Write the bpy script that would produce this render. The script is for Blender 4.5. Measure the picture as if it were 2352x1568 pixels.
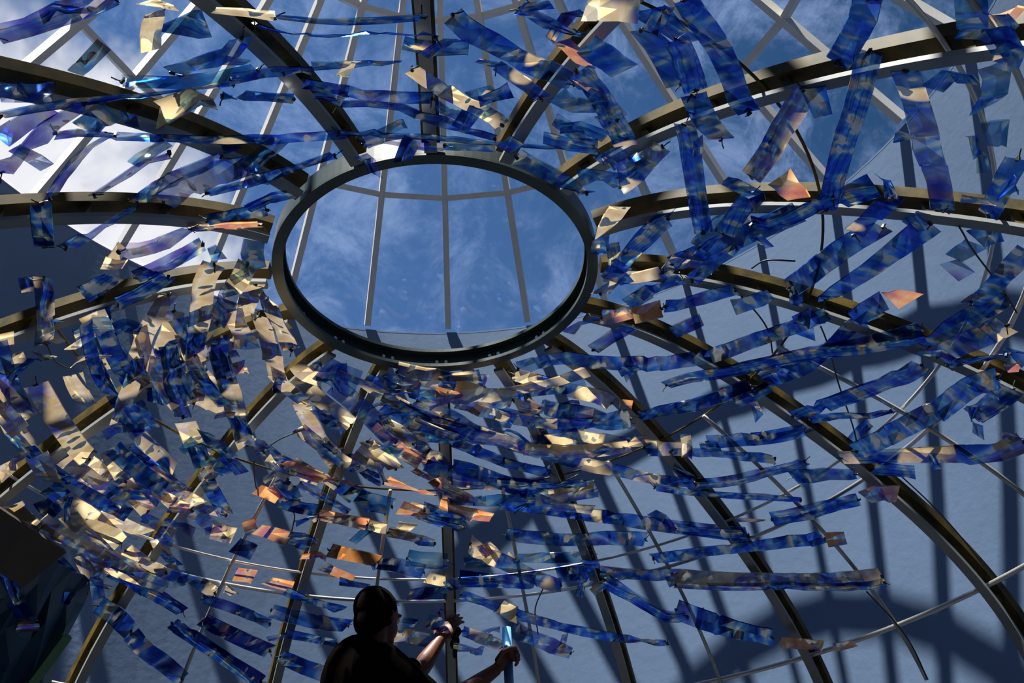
import bpy, bmesh, math, random
import numpy as np
from mathutils import Vector, Matrix, noise

for o in list(bpy.data.objects):
    bpy.data.objects.remove(o, do_unlink=True)
scene = bpy.context.scene
C = scene.collection
random.seed(11)
U = 0.5                                   # metres per ring radius of the dome
AX = Vector((0.0, 4.43633 * U, 0.0))      # foot of the vertical axis of dome and rotunda
EYE = Vector((0.0, 0.0, 1.5))

# ------------------------------------------------------------------ camera
PITCH, ROLL, YAW, FPX = 0.648486, -0.066643, 0.099175, 2162.73
fwd = Vector((math.sin(YAW) * math.cos(PITCH), math.cos(YAW) * math.cos(PITCH), math.sin(PITCH)))
rgt = Vector((math.cos(YAW), -math.sin(YAW), 0.0))
upv = rgt.cross(fwd)
r2 = math.cos(ROLL) * rgt + math.sin(ROLL) * upv
u2 = -math.sin(ROLL) * rgt + math.cos(ROLL) * upv
cam = bpy.data.cameras.new('camera')
cam.sensor_width = 36.0
cam.lens = FPX * 36.0 / 2352.0
cam.clip_start = 0.02
cob = bpy.data.objects.new('camera', cam)
M = Matrix((r2, u2, -fwd)).transposed().to_4x4()
M.translation = EYE
cob.matrix_world = M
C.objects.link(cob)
scene.camera = cob

# ------------------------------------------------------------------ view, world, sun
vs = scene.view_settings
vs.view_transform = 'Standard'
vs.look = 'None'
vs.exposure = 0.0
vs.gamma = 1.0
vs.use_curve_mapping = False
scene.cycles.transparent_max_bounces = 20
scene.cycles.max_bounces = 5
scene.cycles.diffuse_bounces = 3
scene.cycles.glossy_bounces = 2
scene.cycles.use_adaptive_sampling = True
scene.cycles.adaptive_threshold = 0.06
scene.cycles.sample_clamp_indirect = 6.0
scene.cycles.blur_glossy = 0.6

SUN_AZ, SUN_EL = math.radians(-139), math.radians(69.3)
to_sun = Vector((math.cos(SUN_EL) * math.sin(SUN_AZ), math.cos(SUN_EL) * math.cos(SUN_AZ), math.sin(SUN_EL)))
sl = bpy.data.lights.new('sun', 'SUN')
sl.energy = 22.0
sl.angle = math.radians(0.6)
sl.color = (1.0, 0.95, 0.86)
so = bpy.data.objects.new('sun', sl)
so.rotation_euler = to_sun.to_track_quat('Z', 'Y').to_euler()
so.location = (0, 0, 12)
C.objects.link(so)


class NT:
    """small helper to wire shader nodes"""
    def __init__(s, tree):
        s.t = tree
        tree.nodes.clear()

    def n(s, kind, **kw):
        nd = s.t.nodes.new(kind)
        ins = kw.pop('ins', {})
        for k, v in kw.items():
            setattr(nd, k, v)
        for k, v in ins.items():
            s.put(nd.inputs[k], v)
        return nd

    def put(s, sock, v):
        if isinstance(v, bpy.types.NodeSocket):
            s.t.links.new(v, sock)
        elif isinstance(v, bpy.types.Node):
            s.t.links.new(v.outputs[0], sock)
        else:
            if hasattr(sock.default_value, '__len__') and len(sock.default_value) == 4 and len(v) == 3:
                v = (*v, 1.0)
            sock.default_value = v

    def math(s, op, a, b=0.0, c=0.0, clamp=False):
        nd = s.n('ShaderNodeMath', operation=op, use_clamp=clamp)
        for i, v in enumerate((a, b, c)):
            s.put(nd.inputs[i], v)
        return nd.outputs[0]

    def rng(s, v, a, b, c=0.0, d=1.0, smooth=True):
        nd = s.n('ShaderNodeMapRange', interpolation_type='SMOOTHSTEP' if smooth else 'LINEAR')
        for i, x in enumerate((v, a, b, c, d)):
            s.put(nd.inputs[i], x)
        return nd.outputs[0]

    def mix(s, f, a, b):
        nd = s.n('ShaderNodeMix', data_type='RGBA')
        s.put(nd.inputs[0], f)
        s.put(nd.inputs[6], a)
        s.put(nd.inputs[7], b)
        return nd.outputs[2]

    def ramp(s, f, stops, interp='LINEAR'):
        nd = s.n('ShaderNodeValToRGB')
        nd.color_ramp.interpolation = interp
        el = nd.color_ramp.elements
        while len(el) < len(stops):
            el.new(0.5)
        for e, (p, col) in zip(el, stops):
            e.position = p
            e.color = (*col, 1)
        s.put(nd.inputs[0], f)
        return nd.outputs[0]

    def noise(s, vec, scale, detail=2.0, rough=0.5, dist=0.0, w=None):
        nd = s.n('ShaderNodeTexNoise', noise_dimensions='4D' if w is not None else '3D')
        s.put(nd.inputs['Vector'], vec)
        nd.inputs['Scale'].default_value = scale
        nd.inputs['Detail'].default_value = detail
        nd.inputs['Roughness'].default_value = rough
        nd.inputs['Distortion'].default_value = dist
        if w is not None:
            s.put(nd.inputs['W'], w)
        return nd.outputs[0]

    def dot(s, vec, v):
        nd = s.n('ShaderNodeVectorMath', operation='DOT_PRODUCT')
        s.put(nd.inputs[0], vec)
        nd.inputs[1].default_value = v
        return nd.outputs['Value']


world = bpy.data.worlds.new('sky')
scene.world = world
world.use_nodes = True
w = NT(world.node_tree)
dirv = w.n('ShaderNodeTexCoord').outputs['Generated']
side = w.rng(w.dot(dirv, (-0.85, 0.53, 0.0)), -0.25, 0.55)
sky = w.mix(side, (0.018, 0.065, 0.165), (0.070, 0.165, 0.400))
wisp = w.noise(dirv, 12.0, 9.0, 0.70, 0.45)
wisp2 = w.noise(dirv, 2.2, 4.0, 0.55, 0.4)
wf = w.math('MULTIPLY', w.rng(wisp, 0.42, 0.74), w.rng(wisp2, 0.34, 0.64, 0.18, 0.85))
sky = w.mix(wf, sky, (0.30, 0.42, 0.72))
bank = w.rng(w.dot(dirv, (-0.425, 0.62, 0.66)), 0.945, 0.995)
cum = w.noise(dirv, 4.2, 5.0, 0.55, 0.3)
cf = w.rng(w.math('ADD', cum, w.math('MULTIPLY', bank, 0.42)), 0.68, 0.86)
sky = w.mix(cf, sky, (0.95, 0.93, 0.97))
bg = w.n('ShaderNodeBackground', ins={'Color': sky, 'Strength': 1.0})
w.n('ShaderNodeOutputWorld', ins={'Surface': bg.outputs[0]})


# ------------------------------------------------------------------ materials
def material(name):
    m = bpy.data.materials.new(name)
    m.use_nodes = True
    return m, NT(m.node_tree)


def principled(name, col, rough=0.5, metal=0.0, spec=0.5, vary=0.0, scale=8.0, bump=0.0, bscale=40.0, col2=None):
    m, g = material(name)
    co = g.n('ShaderNodeTexCoord').outputs['Object']
    base = col
    if vary or col2:
        nz = g.noise(co, scale, 4.0, 0.6)
        c2 = col2 or tuple(x * (1 - vary) for x in col)
        base = g.mix(g.rng(nz, 0.35, 0.7), col, c2)
    p = g.n('ShaderNodeBsdfPrincipled', ins={'Base Color': base, 'Roughness': rough, 'Metallic': metal, 'Specular IOR Level': spec})
    if bump:
        b = g.n('ShaderNodeBump', ins={'Strength': bump, 'Distance': 0.01, 'Height': g.noise(co, bscale, 3.0)})
        g.put(p.inputs['Normal'], b.outputs[0])
    g.n('ShaderNodeOutputMaterial', ins={'Surface': p.outputs[0]})
    return m


MAT = {}
MAT['wall'] = principled('wall_plaster', (0.122, 0.184, 0.305), 0.85, spec=0.15, col2=(0.109, 0.166, 0.275), scale=1.4, bump=0.15, bscale=25)
MAT['floor'] = principled('concrete_floor', (0.10, 0.11, 0.12), 0.8, vary=0.3, scale=3)
MAT['rafter'] = principled('rafter_paint', (0.66, 0.63, 0.58), 0.45, vary=0.12, scale=5)
MAT['steel'] = principled('olive_steel_paint', (0.078, 0.053, 0.012), 0.45, spec=0.12, col2=(0.024, 0.021, 0.008), scale=14)
MAT['ringsteel'] = principled('dark_ring_steel', (0.030, 0.045, 0.045), 0.38, spec=0.5, vary=0.3, scale=9)
MAT['pale'] = principled('pale_flange', (0.17, 0.18, 0.18), 0.35, vary=0.1)
MAT['tube'] = principled('aluminium_tube', (0.48, 0.47, 0.45), 0.32, metal=0.5)
MAT['rod'] = principled('grey_rod', (0.30, 0.30, 0.28), 0.4, metal=0.3)
MAT['bolt'] = principled('zinc_bolt', (0.75, 0.75, 0.72), 0.3, metal=0.6)
MAT['black'] = principled('black_wire', (0.012, 0.013, 0.013), 0.5)
MAT['drape_mat'] = principled('navy_drape', (0.035, 0.085, 0.15), 0.5, col2=(0.015, 0.045, 0.09), scale=5)
MAT['board'] = principled('dark_board', (0.035, 0.02, 0.012), 0.6, vary=0.4)
MAT['green'] = principled('green_batten', (0.03, 0.15, 0.06), 0.5, vary=0.3)
MAT['bluepaint'] = principled('blue_post_paint', (0.10, 0.24, 0.42), 0.45, vary=0.2)
MAT['deck'] = principled('platform_deck', (0.16, 0.13, 0.09), 0.7, vary=0.4, scale=12)
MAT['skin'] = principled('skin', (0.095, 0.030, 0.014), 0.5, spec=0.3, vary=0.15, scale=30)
MAT['hair'] = principled('black_hair', (0.0025, 0.002, 0.0016), 0.8, spec=0.03, bump=0.1, bscale=120)
MAT['shirt'] = principled('black_cotton', (0.0022, 0.0018, 0.0016), 0.95, spec=0.0, bump=0.1, bscale=60)
MAT['denim'] = principled('dark_denim', (0.02, 0.025, 0.045), 0.85, spec=0.1, vary=0.3, scale=60)
MAT['shoe'] = principled('black_rubber', (0.012, 0.012, 0.012), 0.6)
MAT['rag'] = principled('dark_rag', (0.02, 0.02, 0.018), 0.9, spec=0.1, vary=0.4, scale=30)
MAT['eye'] = principled('eye_white', (0.6, 0.57, 0.52), 0.2)


def glass_material():
    m, g = material('roof_glass')
    fr = g.n('ShaderNodeFresnel', ins={'IOR': 1.35})
    tr = g.n('ShaderNodeBsdfTransparent', ins={'Color': (0.97, 0.985, 0.99)})
    gl = g.n('ShaderNodeBsdfGlossy', ins={'Color': (0.8, 0.9, 1.0), 'Roughness': 0.03})
    mx = g.n('ShaderNodeMixShader')
    g.put(mx.inputs[0], g.math('MULTIPLY', fr.outputs[0], 0.5))
    g.put(mx.inputs[1], tr.outputs[0])
    g.put(mx.inputs[2], gl.outputs[0])
    g.n('ShaderNodeOutputMaterial', ins={'Surface': mx.outputs[0]})
    return m


MAT['glass'] = glass_material()


def film_material(name, tint, scat, cover, glossy=0.30, goldfac=0.5):
    """coated plastic film: tinted clear sheet, frosted patches along it coloured like sunlit gold or orange, iridescent gloss"""
    m, g = material(name)
    uv = g.n('ShaderNodeUVMap', uv_map='strip').outputs[0]
    rnd = g.math('MULTIPLY', g.n('ShaderNodeObjectInfo').outputs['Random'], 97.0)
    sc = lambda a, b: g.n('ShaderNodeVectorMath', operation='MULTIPLY', ins={0: uv, 1: (a, b, 0.0)}).outputs[0]
    n1 = g.noise(sc(7.0, 0.4), 1.0, 1.0, 0.6, w=rnd)
    n2 = g.noise(sc(6.5, 0.22), 1.0, 0.0, 0.5, w=g.math('ADD', rnd, 31.0))
    n3 = g.noise(sc(26.0, 0.9), 1.0, 1.0, 0.6, w=g.math('ADD', rnd, 7.0))
    tcol = g.ramp(n1, [(0.34, tint[0]), (0.42, tint[1]), (0.48, tint[2]), (0.53, tint[3]), (0.60, tint[4]), (0.67, tint[0])])
    scol = g.ramp(n3, [(0.34, scat[0]), (0.52, scat[1]), (0.68, scat[2])])
    mask = g.rng(n2, 0.5 + (0.5 - cover) * 0.62 - 0.015, 0.5 + (0.5 - cover) * 0.62 + 0.015)
    bmp = g.n('ShaderNodeBump', ins={'Strength': 0.35, 'Distance': 0.012,
                                     'Height': g.math('ADD', n1, g.math('MULTIPLY', n3, 0.35))})
    tr = g.n('ShaderNodeBsdfTransparent', ins={'Color': tcol})
    df = g.n('ShaderNodeBsdfDiffuse', ins={'Color': scol})
    tl = g.n('ShaderNodeBsdfTranslucent', ins={'Color': scol})
    fr = g.n('ShaderNodeMixShader', ins={0: 0.5, 1: df.outputs[0], 2: tl.outputs[0]})
    base = g.n('ShaderNodeMixShader', ins={0: g.math('MULTIPLY', mask, 0.95), 1: tr.outputs[0], 2: fr.outputs[0]})
    gcol = g.ramp(n3, [(0.42, (0.05, 0.14, 0.90)), (0.54, (0.12, 0.44, 0.88)), (0.62, (0.80, 0.86, 0.85)), (0.68, (1.0, 0.66, 0.36))])
    gl = g.n('ShaderNodeBsdfGlossy', ins={'Color': gcol, 'Roughness': 0.12, 'Normal': bmp.outputs[0]})
    fz = g.n('ShaderNodeFresnel', ins={'IOR': 1.7, 'Normal': bmp.outputs[0]})
    streak = g.math('MULTIPLY', g.rng(n3, 0.61, 0.65), g.rng(n2, 0.46, 0.54))
    gcol = g.mix(streak, gcol, (0.95, 0.92, 0.88))
    g.put(gl.inputs['Color'], gcol)
    g.put(gl.inputs['Roughness'], g.math('ADD', 0.12, g.math('MULTIPLY', streak, 0.25)))
    fac = g.math('ADD', g.math('ADD', g.math('MULTIPLY', fz.outputs[0], 0.65), glossy * 0.3), g.math('MULTIPLY', streak, 0.6), clamp=True)
    out = g.n('ShaderNodeMixShader', ins={0: fac, 1: base.outputs[0], 2: gl.outputs[0]})
    g.n('ShaderNodeOutputMaterial', ins={'Surface': out.outputs[0]})
    return m


GOLD = ((0.54, 0.38, 0.18), (0.66, 0.50, 0.26), (0.72, 0.60, 0.42))  # sunlit gold put into the scatter colour of the film
ORNG = ((0.62, 0.20, 0.06), (0.70, 0.30, 0.09), (0.66, 0.42, 0.22))  # orange glints put into the scatter colour of the film
FILM = {
    'b': film_material('film_blue', ((0.010, 0.022, 0.15), (0.022, 0.075, 0.46), (0.06, 0.22, 0.66), (0.42, 0.58, 0.74), (0.16, 0.12, 0.46)), GOLD, 0.15, 0.28),
    'm': film_material('film_blue_gold', ((0.012, 0.03, 0.18), (0.04, 0.13, 0.55), (0.34, 0.52, 0.72), (0.62, 0.60, 0.50), (0.24, 0.16, 0.50)), GOLD, 0.50, 0.28),
    'g': film_material('film_gold', ((0.015, 0.04, 0.18), (0.10, 0.14, 0.50), (0.52, 0.50, 0.56), (0.66, 0.60, 0.42), (0.24, 0.14, 0.42)), GOLD, 0.80, 0.20),
    'o': film_material('film_orange', ((0.10, 0.06, 0.30), (0.34, 0.22, 0.50), (0.56, 0.46, 0.52), (0.66, 0.50, 0.34), (0.12, 0.12, 0.50)), ORNG, 0.86, 0.18),
    'v': film_material('film_violet', ((0.14, 0.12, 0.48), (0.34, 0.34, 0.74), (0.58, 0.64, 0.86), (0.72, 0.68, 0.74), (0.46, 0.34, 0.66)), GOLD, 0.13, 0.22),
    'c': film_material('film_teal', ((0.05, 0.16, 0.34), (0.14, 0.42, 0.62), (0.46, 0.70, 0.76), (0.66, 0.74, 0.62), (0.08, 0.22, 0.52)), GOLD, 0.13, 0.26),
    'd': film_material('film_indigo', ((0.012, 0.010, 0.09), (0.02, 0.024, 0.20), (0.03, 0.05, 0.26), (0.05, 0.03, 0.20), (0.03, 0.012, 0.14)), GOLD, 0.05, 0.12),
}
FNAME = {'b': 'deep blue', 'm': 'blue and gold', 'g': 'pale gold', 'o': 'orange', 'v': 'violet-tinted', 'c': 'pale teal', 'd': 'dark indigo'}


# ------------------------------------------------------------------ object helpers
def obj(name, me, mat=None, parent=None, loc=None):
    if isinstance(me, bmesh.types.BMesh):
        b = me
        me = bpy.data.meshes.new(name)
        b.normal_update()
        b.to_mesh(me)
        b.free()
    o = bpy.data.objects.new(name, me)
    C.objects.link(o)
    if mat is not None and not me.materials:
        me.materials.append(MAT[mat] if isinstance(mat, str) else mat)
    if parent is not None:
        o.parent = parent
    if loc is not None:
        o.location = loc
    return o


def tag(o, label=None, cat=None, group=None, kind=None):
    for k, v in (('label', label), ('category', cat), ('group', group), ('kind', kind)):
        if v:
            o[k] = v
    return o


def empty(name, loc=(0, 0, 0), rz=0.0):
    o = bpy.data.objects.new(name, None)
    o.empty_display_size = 0.1
    C.objects.link(o)
    o.location = loc
    o.rotation_euler = (0, 0, rz)
    return o


def smooth(o, flag=True):
    o.data.polygons.foreach_set('use_smooth', [flag] * len(o.data.polygons))
    return o


def add_box(b, c, half, rot=None):
    c = Vector(c)
    vs_ = []
    for sx in (-1, 1):
        for sy in (-1, 1):
            for sz in (-1, 1):
                v = Vector((sx * half[0], sy * half[1], sz * half[2]))
                if rot is not None:
                    v = rot @ v
                vs_.append(b.verts.new(c + v))
    for f in ((0, 1, 3, 2), (4, 6, 7, 5), (0, 4, 5, 1), (2, 3, 7, 6), (0, 2, 6, 4), (1, 5, 7, 3)):
        b.faces.new([vs_[i] for i in f])


def add_bar(b, p, q, wv, w, nv, h):
    """rectangular bar from p to q; w along wv, h along nv"""
    p, q = Vector(p), Vector(q)
    wv, nv = Vector(wv).normalized() * (w / 2), Vector(nv).normalized() * (h / 2)
    a = [b.verts.new(p + s * wv + t * nv) for s, t in ((-1, -1), (1, -1), (1, 1), (-1, 1))]
    c = [b.verts.new(q + s * wv + t * nv) for s, t in ((-1, -1), (1, -1), (1, 1), (-1, 1))]
    b.faces.new(a[::-1])
    b.faces.new(c)
    for i in range(4):
        j = (i + 1) % 4
        b.faces.new((a[i], a[j], c[j], c[i]))


def add_sweep(b, path, prof, closed=False):
    """prof: list of (w, n) pairs for each path item (pos, wdir, ndir)"""
    rows = []
    for p, wd, nd in path:
        rows.append([b.verts.new(p + wd * a + nd * c) for a, c in prof])
    k = len(prof)
    n = len(rows)
    for i in range(n if closed else n - 1):
        A, B = rows[i], rows[(i + 1) % n]
        for j in range(k):
            b.faces.new((A[j], A[(j + 1) % k], B[(j + 1) % k], B[j]))
    if not closed:
        b.faces.new(rows[0][::-1])
        b.faces.new(rows[-1])


def circle_prof(r, n=8):
    return [(r * math.cos(2 * math.pi * i / n), r * math.sin(2 * math.pi * i / n)) for i in range(n)]


def frames(pts):
    out = []
    prev = None
    for i, p in enumerate(pts):
        t = (pts[min(i + 1, len(pts) - 1)] - pts[max(i - 1, 0)]).normalized()
        if prev is None:
            prev = t.orthogonal().normalized()
        w_ = (prev - t * prev.dot(t)).normalized()
        prev = w_
        out.append((p, w_, t.cross(w_)))
    return out


def add_tube(b, pts, r, n=8):
    add_sweep(b, frames([Vector(p) for p in pts]), circle_prof(r, n))


# ------------------------------------------------------------------ dome profile (ring -> floor)
_PH = (-0.107347935, 0.718750882, -0.304470248, 0.0545351481)
_n = 900
_s = np.linspace(0, 10.5, _n)
_ph = _PH[0] + _PH[1] * _s + _PH[2] * _s ** 2 + _PH[3] * _s ** 3
_k = int(np.argmax(_ph > math.pi / 2))
_ph[_k:] = math.pi / 2
_ds = _s[1] - _s[0]
_r = 1 + np.concatenate([[0], np.cumsum(np.cos(_ph[:-1]) * _ds)])
_z = 3.95115671 + 3.0 - np.concatenate([[0], np.cumsum(np.sin(_ph[:-1]) * _ds)])
S_FLOOR = float(np.interp(0.0, -(_z - 0.0)[::1] * 1.0, _s)) if False else float(_s[int(np.argmin(np.abs(_z)))])


def prof_at(s, off=0.0):
    """radius, height (m) and slope of the dome at arc s, moved inward by off metres"""
    r = float(np.interp(s, _s, _r)) * U
    z = float(np.interp(s, _s, _z)) * U
    ph = float(np.interp(s, _s, _ph))
    return r - off * math.sin(ph), z - off * math.cos(ph), ph


def dome_pt(az, s, off=0.0):
    r, z, ph = prof_at(s, off)
    a = math.radians(az)
    return Vector((r * math.sin(a), AX.y + r * math.cos(a), z))


def dome_n(az, s):
    ph = float(np.interp(s, _s, _ph))
    a = math.radians(az)
    return Vector((math.sin(a) * math.sin(ph), math.cos(a) * math.sin(ph), math.cos(ph)))


RIB0 = 1.606
RING_Z = 3.95115671 * U + 1.5

# ------------------------------------------------------------------ structure: floor, round wall, glass cone roof
RW, HW = 5.05 * U, 7.35 * U + 1.5
APEX = HW + RW + 0.025
b = bmesh.new()
bmesh.ops.create_circle(b, cap_ends=True, radius=RW + 0.1, segments=96)
o = obj('floor', b, 'floor', loc=AX)
tag(o, 'dark concrete floor of the rotunda', 'floor', kind='structure')
b = bmesh.new()
NSEG = 144
path = []
for i in range(NSEG):
    a = 2 * math.pi * i / NSEG
    d = Vector((math.sin(a), math.cos(a), 0))
    path.append((Vector((0, 0, 0)), d, Vector((0, 0, 1))))
add_sweep(b, path, [(RW, 0), (RW, HW), (RW + 0.1, HW), (RW + 0.1, 0)], closed=True)
o = smooth(obj('wall_round', b, 'wall', loc=AX), False)
tag(o, 'pale blue-grey plastered round wall below the glass roof', 'wall', kind='structure')
b = bmesh.new()
add_sweep(b, path, [(RW - 0.001, HW), (RW - 0.001, HW + 0.012), (RW + 0.11, HW + 0.012), (RW + 0.11, HW)], closed=True)
o = obj('trim_1', b, 'wall', loc=AX)
tag(o, 'thin pale sill along the top of the round wall', 'trim', kind='structure')

roof = empty('ceiling', AX)
tag(roof, 'conical glass roof with pale steel glazing bars', 'roof', kind='structure')
NR, AZ0, DAZ = 31, -56.5, 360.0 / 31


def cone_pt(az, r, out=0.0):
    a = math.radians(az)
    k = out / math.sqrt(2)
    return Vector(((r + k) * math.sin(a), (r + k) * math.cos(a), APEX - r + k))


bm = bmesh.new()
p, q = cone_pt(0, 0.10, 0.0175), cone_pt(0, RW - 0.01, 0.0175)
nrm = Vector((0, 1, 1)).normalized()
add_bar(bm, p, q, (1, 0, 0), 0.036, nrm, 0.085)
me_r = bpy.data.meshes.new('rafter')
bm.to_mesh(me_r)
bm.free()
PUR = [2.35 * U, 3.87 * U]
LEV = [0.12] + PUR + [RW]
me_p, me_g = [], []
hw = math.radians(DAZ) / 2


def seg_pts(r, out):
    k = out / math.sqrt(2)
    return [Vector(((r + k) * math.sin(t), (r + k) * math.cos(t), APEX - r + k)) for t in (-hw, hw)]


for r in PUR:
    bm = bmesh.new()
    a_, b_ = seg_pts(r, 0.02)
    e = (b_ - a_).normalized() * 0.016
    add_bar(bm, a_ + e, b_ - e, nrm.cross((b_ - a_).normalized()), 0.034, nrm, 0.07)
    me = bpy.data.meshes.new('purlin')
    bm.to_mesh(me)
    bm.free()
    me_p.append(me)
for r0, r1 in zip(LEV[:-1], LEV[1:]):
    bm = bmesh.new()
    lo = [*seg_pts(r0, 0.062), *seg_pts(r1, 0.062)[::-1]]
    hi = [*seg_pts(r0, 0.070), *seg_pts(r1, 0.070)[::-1]]
    A = [bm.verts.new(v) for v in lo]
    B = [bm.verts.new(v) for v in hi]
    bm.faces.new(A)
    bm.faces.new(B[::-1])
    for i in range(4):
        j = (i + 1) % 4
        bm.faces.new((A[j], A[i], B[i], B[j]))
    me = bpy.data.meshes.new('pane')
    bm.to_mesh(me)
    bm.free()
    me_g.append(me)
for k in range(NR):
    az = math.radians(AZ0 + k * DAZ)
    o = obj('rafter', me_r, 'rafter', roof)
    o.rotation_euler.z = -az
    for me in me_p:
        o = obj('purlin', me, 'rafter', roof)
        o.rotation_euler.z = -az - hw
    for me in me_g:
        o = obj('pane', me, 'glass', roof)
        o.rotation_euler.z = -az - hw
b = bmesh.new()
bmesh.ops.create_cone(b, cap_ends=True, segments=31, radius1=0.17, radius2=0.03, depth=0.14)
obj('apex_cap', b, 'rafter', roof, (0, 0, APEX - 0.03))

# ------------------------------------------------------------------ oculus ring
ring = empty('oculus_ring', AX + Vector((0, 0, RING_Z)))
tag(ring, 'dark steel ring around the open eye of the dome', 'ring')
cp = []
for i in range(128):
    a = 2 * math.pi * i / 128
    cp.append((Vector((0, 0, 0)), Vector((math.sin(a), math.cos(a), 0)), Vector((0, 0, 1))))
for nm, pr in (('web', [(0.494, -0.030), (0.494, 0.030), (0.502, 0.030), (0.502, -0.030)]),
               ('lower_flange', [(0.469, -0.036), (0.469, -0.024), (0.4935, -0.0305), (0.502, -0.0305), (0.502, -0.036)]),
               ('upper_flange', [(0.466, 0.024), (0.466, 0.036), (0.502, 0.036), (0.502, 0.0305), (0.4935, 0.0305)])):
    b = bmesh.new()
    add_sweep(b, cp, pr, closed=True)
    obj(nm, b, 'ringsteel', ring)
b = bmesh.new()
bmesh.ops.create_cone(b, cap_ends=True, segments=6, radius1=0.0062, radius2=0.0062, depth=0.012)
me_bolt = bpy.data.meshes.new('bolt')
b.to_mesh(me_bolt)
b.free()
for k in range(16):
    for da in (-1.9, 1.9):
        a = math.radians(RIB0 + 22.5 * k + da)
        o = obj('bolt', me_bolt, 'bolt', ring, (0.489 * math.sin(a), 0.489 * math.cos(a), -0.006))
        o.rotation_euler = (math.pi / 2, 0, -a)

# ------------------------------------------------------------------ sixteen curved ribs
ss = list(np.linspace(0.035, 4.3, 60)) + [S_FLOOR]
r_foot = prof_at(S_FLOOR)[0]


def rib_path(off):
    out = []
    for s in ss:
        r, z, ph = prof_at(s, off)
        out.append((Vector((0, r - r_foot, max(z, 0.004))), Vector((1, 0, 0)), Vector((0, math.sin(ph), math.cos(ph)))))
    return out


def rect(w, h):
    return [(-w / 2, -h / 2), (w / 2, -h / 2), (w / 2, h / 2), (-w / 2, h / 2)]


def mesh_of(bm, name):
    me = bpy.data.meshes.new(name)
    bm.normal_update()
    bm.to_mesh(me)
    bm.free()
    return me


b = bmesh.new(); add_sweep(b, rib_path(-0.008), rect(0.050, 0.032)); me_oc = mesh_of(b, 'outer_chord')
b = bmesh.new(); add_sweep(b, rib_path(0.048), rect(0.034, 0.012)); me_ic = mesh_of(b, 'inner_chord')
me_st = []
for i, s in enumerate(np.arange(0.2, 4.2, 0.42)):
    b = bmesh.new()
    r0, z0, _ = prof_at(s, 0.0075)
    r1, z1, ph = prof_at(s + 0.05, 0.0425)
    add_bar(b, (0, r0 - r_foot, z0), (0, r1 - r_foot, z1), (1, 0, 0), 0.026, (0, math.cos(ph), -math.sin(ph)), 0.022)
    me_st.append(mesh_of(b, 'strut'))
b = bmesh.new(); add_box(b, (0, -0.02, 0.006), (0.07, 0.07, 0.006)); me_bp = mesh_of(b, 'base_plate')
HRS = ['six', 'half past five', 'half past four', 'half past three', 'three', 'half past two', 'half past one', 'half past twelve',
       'twelve', 'half past eleven', 'half past ten', 'half past nine', 'nine', 'half past eight', 'half past seven', 'half past six']
RIBL = ['dark rib the worker is touching, running straight down from the ring',
        'dark rib first to the right of the one the worker touches',
        'dark rib second to the right of the one the worker touches',
        'dark rib sweeping from the ring into the lower right corner',
        'dark rib leaving the right side of the ring and dipping to the right edge',
        'dark rib running almost level from the ring to the right edge',
        'dark rib climbing from the ring towards the upper right corner',
        'dark rib rising steeply right of the vertical rib above the ring',
        'dark rib standing straight up above the ring',
        'broad dark rib slanting up to the left above the ring',
        'dark rib climbing from the ring to the left edge near the top',
        'dark rib running level from the ring to the left edge',
        'dark rib falling gently from the ring to the left edge',
        'dark rib falling steeply from the ring to the lower left edge',
        'dark rib sweeping from the ring towards the lower left corner',
        'dark rib first to the left of the one the worker touches']
ss_full, ss = ss, list(np.linspace(0.035, 2.9, 44))
b = bmesh.new(); add_sweep(b, rib_path(-0.008), rect(0.050, 0.032)); me_oc8 = mesh_of(b, 'outer_chord')
b = bmesh.new(); add_sweep(b, rib_path(0.048), rect(0.034, 0.012)); me_ic8 = mesh_of(b, 'inner_chord')
b = bmesh.new()
r8, z8, _ = prof_at(2.85)
add_tube(b, [(0, r8 - r_foot, z8 + 0.008), (0, r8 - r_foot, APEX - r8 + 0.02)], 0.006, 8)
me_hang = mesh_of(b, 'hanger')
for k in range(16):
    az = math.radians(RIB0 + 22.5 * k)
    root = empty('dome_rib', AX + Vector((r_foot * math.sin(az), r_foot * math.cos(az), 0)), -az)
    tag(root, RIBL[k], 'rib', 'curved ribs of the dome')
    obj('outer_chord', me_oc8 if k == 8 else me_oc, 'steel', root)
    obj('inner_chord', me_ic8 if k == 8 else me_ic, 'pale', root)
    for me in me_st[:6] if k == 8 else me_st:
        obj('strut', me, 'steel', root)
    if k == 8:
        obj('hanger', me_hang, 'rod', root)      # the rib above the viewer stops short and hangs from the roof
    else:
        obj('base_plate', me_bp, 'steel', root)

# hoops round the dome and thin stays between the ribs
HOOP = [(1.35, 0.0042, 'steel', 'thin dark olive hoop, first below the ring'),
        (2.22, 0.0055, 'tube', 'slim pale tube hoop level with the top of the worker, upper of the close pair'),
        (2.43, 0.0075, 'tube', 'pale tube hoop passing behind the head of the worker'),
        (3.48, 0.0095, 'tube', 'pale grey tube hoop crossing the lower right corner')]
for s, rad, mt, lab in HOOP:
    r, z, ph = prof_at(s, 0.008 + rad)
    b = bmesh.new()
    arc = [math.radians(-88.4 + 247.5 * i / 110) for i in range(111)] if s < 2 else [2 * math.pi * i / 160 for i in range(160)]
    add_sweep(b, [(Vector((r * math.sin(t), r * math.cos(t), 0)), Vector((math.sin(t), math.cos(t), 0)), Vector((0, 0, 1)))
                  for t in arc], circle_prof(rad, 8), closed=s > 2)
    o = smooth(obj('hoop_tube', b, mt, loc=AX + Vector((0, 0, z))))
    tag(o, lab, 'hoop')
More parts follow.
